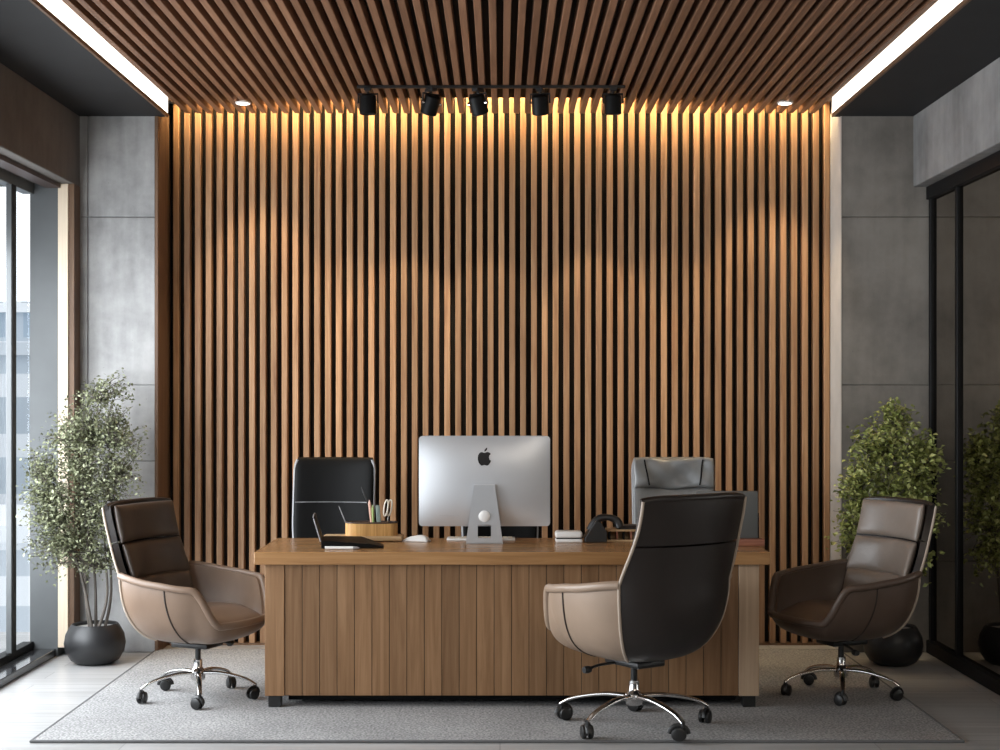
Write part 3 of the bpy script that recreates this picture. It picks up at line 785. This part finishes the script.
# telephone
dd = 7.62; q = FPX / dd
t = desk_thing('telephone', 'black desk telephone with a raised handset, beside the small wooden rack', 'telephone', 600, dd)
pt = lambda px, py: ((px - 600) / q, Z(py, dd) - DT)
bm = NB(); prism(bm, [(pt(584, 0)[0], 0), (pt(606, 0)[0], 0), pt(606, 531), pt(600, 521), pt(595, 520), pt(584, 537)], -.07, .07); obj('phone_body', bm, M['blackplastic'], t, None, [('BEVEL', dict(width=.004, segments=2))])
bm = NB(); tube(bm, catmull([(*[pt(590, 530)[0], -.03], pt(590, 530)[1]), (pt(597, 519)[0], -.03, pt(597, 519)[1]), (pt(608, 517)[0], -.03, pt(608, 517)[1]), (pt(616, 520)[0], -.03, pt(616, 520)[1]), (pt(619, 526)[0], -.03, pt(619, 526)[1])], 5), [.016 + .008 * abs(i - 10) / 10 for i in range(21)], 10); obj('handset', bm, M['blackplastic'], t, 60)
# wooden rack and black notebook
dd = 7.66; q = FPX / dd
t = desk_thing('desk_rack', 'small low wooden rack with upright dividers, right of the telephone', 'rack', 623, dd)
wr = 34 / q
bm = NB(); box(bm, -wr / 2, wr / 2, -.06, .06, .052, .062, bev=.002); obj('top_board', bm, M['palewood'], t, 40)
bm = NB(); box(bm, -wr / 2, wr / 2, -.06, .06, 0, .010, bev=.002); obj('bottom_board', bm, M['palewood'], t, 40)
bm = NB(); box(bm, -wr / 2 + .004, wr / 2 - .004, .02, .055, .008, .054); obj('rear_board', bm, M['palewood'], t, 40)
for k in range(5):
    x = -wr / 2 + .012 + k * (wr - .03) / 4
    bm = NB(); box(bm, x, x + .008, -.055, .02, .009, .053); obj('divider', bm, M['redwood'] if k % 2 else M['frame_black'], t)
t = desk_thing('notebook', 'black notebook lying on top of the small wooden rack', 'notebook', 633, dd, A(8), None, DT + .0625)
bm = NB(); box(bm, -.085, .085, -.05, .05, 0, .005, bev=.001); box(bm, -.085, .085, -.05, .05, .014, .019, bev=.001); box(bm, -.085, -.08, -.05, .05, .004, .015); obj('cover', bm, M['blackplastic'], t)
bm = NB(); box(bm, -.08, .082, -.047, .047, .0052, .0138); obj('pages', bm, M['stitch'], t)
# grey screen at the right end
dd = 7.42; q = FPX / dd
t = desk_thing('desk_screen', 'flat grey screen standing at the right end of the desk behind the armchair', 'screen', 728, dd)
bm = NB(); box(bm, -32 / q, 29.5 / q, -.012, .012, .035, Z(491, dd) - DT, bev=.003); obj('panel', bm, M['screen'], t, 40)
bm = NB(); box(bm, 29.4 / q, 30.6 / q, -.013, .013, .036, .16); obj('side_edge', bm, M['frame_black'], t)
tag(bm and obj('base', (lambda b: (box(b, -.16, 35 / q, -.05, .04, 0, .0345, bev=.004), b)[1])(NB()), M['redwood'], t, 40), 'reddish wooden base')

# wooden tray, pencil box and its contents
dd = 7.66; q = FPX / dd
t = desk_thing('desk_tray', 'pale wooden tray under the oval pencil box', 'tray', 363, dd)
bm = NB(); box(bm, -40 / q, 40 / q, -.07, .10, .004, .026, bev=.006, seg=3); obj('tray_board', bm, M['palewood'], t, 40)
bm = NB()
for x in (-.17, .17): box(bm, x - .012, x + .012, -.05, .08, 0, .0045)
obj('runner', bm, M['palewood'], t)
dd = 7.68; q = FPX / dd; hx0 = W(371.5, dd); hz = DT + .0262; hy = dd - 9
t = thing('pencil_box', 'oval honey-coloured wooden pencil box on the pale tray', 'pencil holder', (hx0, hy, hz))
ox, oy, hh = 26 / q, .055, .066
def oval(a, k=1): return (ox * k * math.copysign(abs(math.cos(a)) ** .7, math.cos(a)), oy * k * math.copysign(abs(math.sin(a)) ** .7, math.sin(a)))
bm = NB(); n = 48; R_ = []
for k, z in ((1, 0), (1, hh), (.93, hh), (.93, .006)):
    R_.append([bm.verts.new((*oval(2 * PI * i / n, k), z)) for i in range(n)])
for A_, B_ in zip(R_, R_[1:]):
    for i in range(n): 
        f = bm.faces.new((A_[i], A_[(i + 1) % n], B_[(i + 1) % n], B_[i])); f[bm.faces.layers.float['rnd']] = ((i // 3) * .37) % 1
bm.faces.new(R_[0][::-1]); bm.faces.new(R_[-1])
pb = obj('box_body', bm, M['honey'], t, 40)
bm = NB(); tube(bm, [(*oval(2 * PI * i / n, .975), hh) for i in range(n)], .0045, 6, closed=True); obj('rim', bm, M['frame_brown'], t, 60)
def stick(name, label, cat, px0, px1, pyt, r, m, dy=0, tip=None, group='writing tools in the pencil box'):
    x0_, x1_ = W(px0, dd), W(px1, dd); zt_ = Z(pyt, dd); p0 = Vector((0, 0, 0)); p1 = Vector((x1_ - x0_, .0, zt_ - hz - .0075))
    tt = thing(name, label, cat, (x0_, hy + dy, hz + .0075), 0, group)
    pm = p0.lerp(p1, .88)
    bm = NB(); tube(bm, [p0, pm], r, 8); obj('barrel', bm, m, tt, 40)
    bm = NB(); tube(bm, [pm, p1], [r, r * .3], 8); obj('tip', bm, tip or m, tt, 40)
stick('pencil', 'thick pink pencil standing in the oval pencil box', 'pencil', 373, 369.5, 500, .008, M['pink'], -.006)
stick('pencil', 'green pencil standing in the oval pencil box', 'pencil', 374, 373, 505, .0065, M['green'], -.016)
stick('pen', 'black pen leaning far left out of the pencil box', 'pen', 380, 361, 487, .0042, M['blackplastic'], .012)
stick('pen', 'thin grey pen leaning out at the left end of the pencil box', 'pen', 350, 338.5, 506, .0026, M['edge_gry'], .01)
tt = thing('eraser', 'greenish grey flat eraser block standing in the pencil box', 'eraser', (W(380, dd), hy - .012, hz + .0075), 0, 'writing tools in the pencil box')
bm = NB(); box(bm, -.011, .011, -.006, .006, 0, Z(505, dd) - hz - .0075, bev=.003, mtx=Matrix.Rotation(-.08, 4, 'Y')); obj('block', bm, M['teal'], tt, 40)
bm = NB(); box(bm, -.0125, .0125, -.0075, .0075, .0, .05, bev=.001, mtx=Matrix.Rotation(-.08, 4, 'Y')); obj('sleeve', bm, M['edge_gry'], tt)
tt = thing('scissors', 'scissors with cream looped handles standing in the pencil box', 'scissors', (W(388, dd), hy - .008, hz + .0075), 0, 'writing tools in the pencil box')
zt_ = Z(499.5, dd) - hz - .0075
for sd, m in ((-1, M['cream']), (1, M['frame_brown'])):
    bm = NB(); tube(bm, [(-sd * .004, 0, 0), (sd * .002, 0, zt_ * .5)], .0035, 8, flat=.5); bl = obj('blade', bm, M['chrome'], tt, 50)
    lp = [(sd * .009 + .010 * math.cos(w) + .006 * math.sin(w), sd * .004, zt_ * .76 + zt_ * .235 * math.sin(w)) for w in [2 * PI * k / 20 for k in range(20)]]
    bm = NB(); tube(bm, lp, .0042, 8, closed=True); obj('handle', bm, M['cream'], bl, 60)

# black laptop turned sideways, white stylus in front of it
t = thing('laptop', 'open black laptop turned sideways at the left end of the desk, lid edge-on', 'laptop', (W(322, 7.36), 7.36 - 9, DT), A(5))
bm = NB(); v = [(0, -.125), (.24, -.125), (.30, -.115), (.30, .0), (.22, .10), (.19, .125), (0, .125)]
lo = [bm.verts.new((x, y, .003)) for x, y in v]
hi = [bm.verts.new((x, y, .040 - .032 * sm(.17, .30, x))) for x, y in v]
bm.faces.new(lo[::-1]); bm.faces.new(hi)
for k in range(len(v)): bm.faces.new((lo[k], lo[(k + 1) % len(v)], hi[(k + 1) % len(v)], hi[k]))
obj('laptop_base', bm, M['fixture'], t, None, [('BEVEL', dict(width=.002, segments=2))])
bm = NB()
for x in (.02, .16):
    for y in (-.09, .08): lathe(bm, [(0, 0), (.006, 0), (.006, .004), (0, .004)], 10, o=(x, y, 0))
obj('rubber_foot', bm, M['stitch'], t)
R_ = Matrix.Translation((-.002, 0, .034)) @ Matrix.Rotation(A(-17), 4, 'Y')
bm = NB(); box(bm, -.004, .004, -.12, .12, 0, .125, bev=.003, mtx=R_); lid = obj('laptop_lid', bm, M['fixture'], t, 40)
bm = NB(); tube(bm, [R_ @ Vector(p) for p in catmull([(0, -.122, .0), (0, -.122, .10), (0, -.115, .118), (0, -.10, .126), (0, .10, .126), (0, .115, .118), (0, .122, .10), (0, .122, 0)], 4)], .0032, 8); obj('lid_edge', bm, M['edge_gry'], lid, 60)
t = thing('stylus', 'white stylus lying on the desk in front of the black laptop', 'stylus', (W(325, 7.2), 7.2 - 9, DT + .0085))
bm = NB(); tube(bm, [(0, 0, 0), (.135, 0, 0)], .008, 12); obj('barrel', bm, M['white'], t, 40)
bm = NB(); tube(bm, [(.135, 0, 0), (.152, 0, 0), (.165, 0, 0)], [.008, .0065, .002], 12); obj('tip', bm, M['edge_gry'], t, 40)

# ------------------------------------------------------------------ potted plants
def plant(label, px, depth, pr, ph, stems, blobs, nleaf, lsize, mleaf, xlim, seed, name, rounded):
    rg = random.Random(seed); bx, by = W(px, depth), depth - 9
    t = thing(name, label, 'plant', (bx, by, 0), 0, 'potted plants')
    prof = [(0, .0), (pr * .55, .0), (pr * .78, ph * .10), (pr * .95, ph * .30), (pr, ph * .52), (pr * .95, ph * .74), (pr * .80, ph * .95), (pr * .74, ph), (pr * .69, ph * .985), (pr * .72, ph * .9), (pr * .70, ph * .86), (0, ph * .86)]
    bm = NB(); lathe(bm, prof, 40); pot = obj('pot', bm, M['pot'], t, 60)
    bm = NB(); lathe(bm, [(0, ph * .9), (pr * .45, ph * .91), (pr * .725, ph * .905), (pr * .725, ph * .87), (0, ph * .87)], 30); obj('gravel', bm, M['soil'], pot, 60)
    tops = []
    for st_ in stems:
        pts = catmull([(x, y, z) for x, y, z in st_], 6); n = len(pts)
        bm = NB(); tube(bm, pts, [.0095 * (1 - .65 * i / n) for i in range(n)], 8); obj('stem', bm, M['bark'], t, 60)
        tops += [pts[int(n * f)] for f in (.5, .65, .8, .98)]
    # leafy crown: twigs and small folded leaves gathered along them
    vols = [b[2] * b[3] for b in blobs]; tot = sum(vols)
    bm = NB(); tw = NB(); lay = bm.faces.layers.float['rnd']
    s_ = FPX / depth
    for (cx, cy, rx, ry, dz), vo in zip(blobs, vols):
        c = Vector(((cx - 500) / s_ - bx, dz, EYE - (cy - 400) / s_)); R3 = Vector((rx / s_, min(.27, max(.1, .85 * rx / s_)), ry / s_))
        nt_ = max(8, int(nleaf * vo / tot / 16))
        for k in range(nt_):
            d = Vector((rg.gauss(0, 1), rg.gauss(0, 1), rg.gauss(0, 1))).normalized() * (rg.random() ** .42)
            e = c + Vector((d.x * R3.x, d.y * R3.y, d.z * R3.z))
            if e.x + bx < xlim[0] or e.x + bx > xlim[1]: continue
            o = min(tops, key=lambda q_: (q_ - e).length + (0.3 if q_.z > e.z else 0)); L_ = (e - o)
            mid = o + L_ * .5 + Vector((rg.uniform(-.03, .03), rg.uniform(-.03, .03), rg.uniform(.0, .05)))
            pts = catmull([o, mid, e], 4)
            tube(tw, pts, [.0026 - .0017 * i / 8 for i in range(9)], 4, caps=False)
            shade = rg.random()
            for j in range(16):
                f = .45 + .6 * j / 15
                p = pts[min(8, int(f * 8))] + Vector((rg.gauss(0, .028), rg.gauss(0, .028), rg.gauss(0, .028)))
                if p.x + bx < xlim[0] or p.x + bx > xlim[1] or p.y + by > YC - .03: continue
                ax = Vector((rg.gauss(0, 1), rg.gauss(0, 1), rg.gauss(-.25, .7))).normalized()
                nn = Vector((rg.gauss(0, .8), rg.gauss(0, .8), 1)); sd = ax.cross(nn).normalized(); nn = sd.cross(ax)
                l = lsize * rg.uniform(.65, 1.25); w = l * rounded
                v = [bm.verts.new(p), bm.verts.new(p + ax * l * .45 + sd * w + nn * w * .35), bm.verts.new(p + ax * l), bm.verts.new(p + ax * l * .45 - sd * w + nn * w * .35)]
                r_ = min(1, max(0, .3 * shade + .7 * rg.random()))
                for q_ in ((v[0], v[1], v[2]), (v[0], v[2], v[3])):
                    fc = bm.faces.new(q_); fc[lay] = r_
    fo = obj('foliage', bm, mleaf, t)
    obj('twigs', tw, M['bark'], t, 60)
    return t
g = .19
plant('slender multi-stemmed small-leaved tree in a round black pot by the window', 95, 8.38, .168, .222,
      [[(-.03, 0, g), (-.05, -.02, .45), (-.03, -.03, .8), (-.10, -.05, 1.2)], [(.0, .02, g), (-.01, .03, .5), (-.04, .02, .9), (.02, .0, 1.45)],
       [(.02, -.01, g), (.07, -.01, .38), (.055, 0, .7), (.08, .0, 1.2)], [(.05, .02, g), (.085, .02, .4), (.07, .03, .75), (.11, .02, 1.0)], [(-.01, -.02, g), (-.07, -.03, .5), (-.16, -.05, .75), (-.25, -.10, 1.0)]],
      [(110, 402, 24, 34, 0), (78, 425, 26, 40, -.02), (105, 448, 38, 38, 0), (62, 470, 36, 40, -.10), (112, 490, 36, 38, 0), (48, 505, 27, 42, -.14), (78, 510, 34, 42, -.06), (52, 545, 26, 32, -.12), (92, 545, 32, 30, 0), (122, 520, 26, 24, 0), (135, 440, 14, 18, 0)],
      14500, .021, M['leaf_l'], (-2.63, 2.6), 3, 'potted_tree', .36)
plant('bushy yellow-green leafy plant in a round black pot by the smoked glass', 893, 8.35, .165, .215,
      [[(-.02, 0, g), (-.04, 0, .5), (-.02, 0, .9), (.02, 0, 1.3)], [(.03, .01, g), (.06, .0, .5), (.10, 0, .9), (.17, 0, 1.1)], [(-.03, -.01, g), (-.08, -.02, .5), (-.14, 0, .75), (-.18, 0, .95)]],
      [(896, 418, 20, 20, 0), (893, 448, 42, 28, 0), (868, 448, 20, 18, 0), (922, 452, 22, 24, 0), (885, 482, 46, 32, -.02), (925, 482, 20, 34, 0), (856, 508, 24, 34, 0), (905, 515, 38, 30, 0), (848, 540, 16, 24, 0), (870, 560, 26, 26, 0), (905, 560, 34, 26, 0)],
      7500, .033, M['leaf_r'], (-2.6, 2.465), 11, 'potted_plant', .34)

# ------------------------------------------------------------------ buildings outside the window
def building(name, label, x0, x1, y0, y1, z1, m):
    cx, cy = (x0 + x1) / 2, (y0 + y1) / 2
    t = thing(name, label, 'building', (cx, cy, -20), 0, 'city buildings outside the window')
    bm = NB(); box(bm, x0 - cx, x1 - cx, y0 - cy, y1 - cy, 0, z1 + 20); obj('facade', bm, m, t)
    bm = NB(); box(bm, x0 - cx - .3, x1 - cx + .3, y0 - cy - .3, y1 - cy + .3, z1 + 20, z1 + 20.5); obj('roof', bm, M['bld_c'], t)
building('office_block', 'hazy blue-grey office block seen through the window, tallest outside', -27, -18.9, 62, 74, 5.6, M['bld_a'])
building('office_block', 'hazy pale office block seen beside the window frame', -19.3, -12.5, 46, 58, 3.1, M['bld_b'])
building('low_building', 'low white striped building outside, lowest in the window view', -22, -8.5, 34, 42, -2.6, M['bld_c'])

# ------------------------------------------------------------------ light
w = bpy.data.worlds.new('sky'); bpy.context.scene.world = w; w.use_nodes = True
nt = w.node_tree; bg = nt.nodes['Background']
tc = nt.nodes.new('ShaderNodeTexCoord'); sp = nt.nodes.new('ShaderNodeSeparateXYZ'); rp = nt.nodes.new('ShaderNodeValToRGB')
rp.color_ramp.elements[0].position = .45; rp.color_ramp.elements[0].color = (.72, .78, .84, 1); rp.color_ramp.elements[1].position = .55; rp.color_ramp.elements[1].color = (.95, .98, 1, 1)
mr = nt.nodes.new('ShaderNodeMapRange'); mr.inputs['From Min'].default_value = -1
nt.links.new(tc.outputs['Generated'], sp.inputs[0]); nt.links.new(sp.outputs['Z'], mr.inputs['Value']); nt.links.new(mr.outputs[0], rp.inputs['Fac']); nt.links.new(rp.outputs[0], bg.inputs['Color'])
bg.inputs['Strength'].default_value = 1.6

def area(name, loc, target, sx, sy, power, c, spread=PI):
    l = bpy.data.lights.new(name, 'AREA'); l.shape = 'RECTANGLE'; l.size = sx; l.size_y = sy; l.energy = power; l.color = c; l.spread = spread
    o = bpy.data.objects.new(name, l); col.objects.link(o); o.location = loc
    d = Vector(target) - Vector(loc); o.rotation_euler = d.to_track_quat('-Z', 'Y').to_euler()
    return o
def spot(name, loc, target, power, c, ang, blend=.8, r=.02):
    l = bpy.data.lights.new(name, 'SPOT'); l.energy = power; l.color = c; l.spot_size = math.radians(ang); l.spot_blend = blend; l.shadow_soft_size = r
    o = bpy.data.objects.new(name, l); col.objects.link(o); o.location = loc
    o.rotation_euler = (Vector(target) - Vector(loc)).to_track_quat('-Z', 'Y').to_euler(); return o

area('daylight', (-3.1, -5.0, 1.6), (0, -4.2, 1.0), 5.4, 2.4, 100, (.93, .97, 1.0))
area('window_glow', (-2.80, -1.95, 1.35), (0, -1.6, .9), 2.4, 1.9, 140, (.95, .975, 1.0))
area('room_fill', (1.5, -6.6, 3.0), (1.3, -.8, .5), 2.0, 1.2, 44, (1, .90, .78))
area('cove_wash', (0, -.095, 3.49), (0, -.03, 2.9), 3.9, .06, 150, (1, .73, .37))
WARM = (1, .77, .50)
for px, tx, e in ((368, 330, 18), (431, 395, 42), (478, 490, 22), (540, 610, 42), (613, 690, 18)):
    x = W(px, 8.16); spot('track_lamp', (x, tr_y + .04, ZC - .19), (W(tx, 9), 0, 1.75), e, WARM, 38, .45)
for px, tx in ((243, 262), (785, 766)):
    spot('down_lamp', (W(px, 8.62), 8.62 - 9, ZC - .03), (W(tx, 8.62), -.10, 1.0), 55, WARM, 62, .6)

# ------------------------------------------------------------------ camera
cam = bpy.data.cameras.new('camera'); co = bpy.data.objects.new('camera', cam); col.objects.link(co)
cam.sensor_width = 36; cam.lens = FPX / 1000 * 36; cam.shift_y = .025; cam.clip_end = 300
co.location = (0, -DIST, EYE); co.rotation_euler = (PI / 2, 0, 0)
sc = bpy.context.scene; sc.camera = co
sc.view_settings.view_transform = 'Standard'
sc.view_settings.exposure = 0
sc.cycles.max_bounces = 8
sc.cycles.sample_clamp_indirect = 4
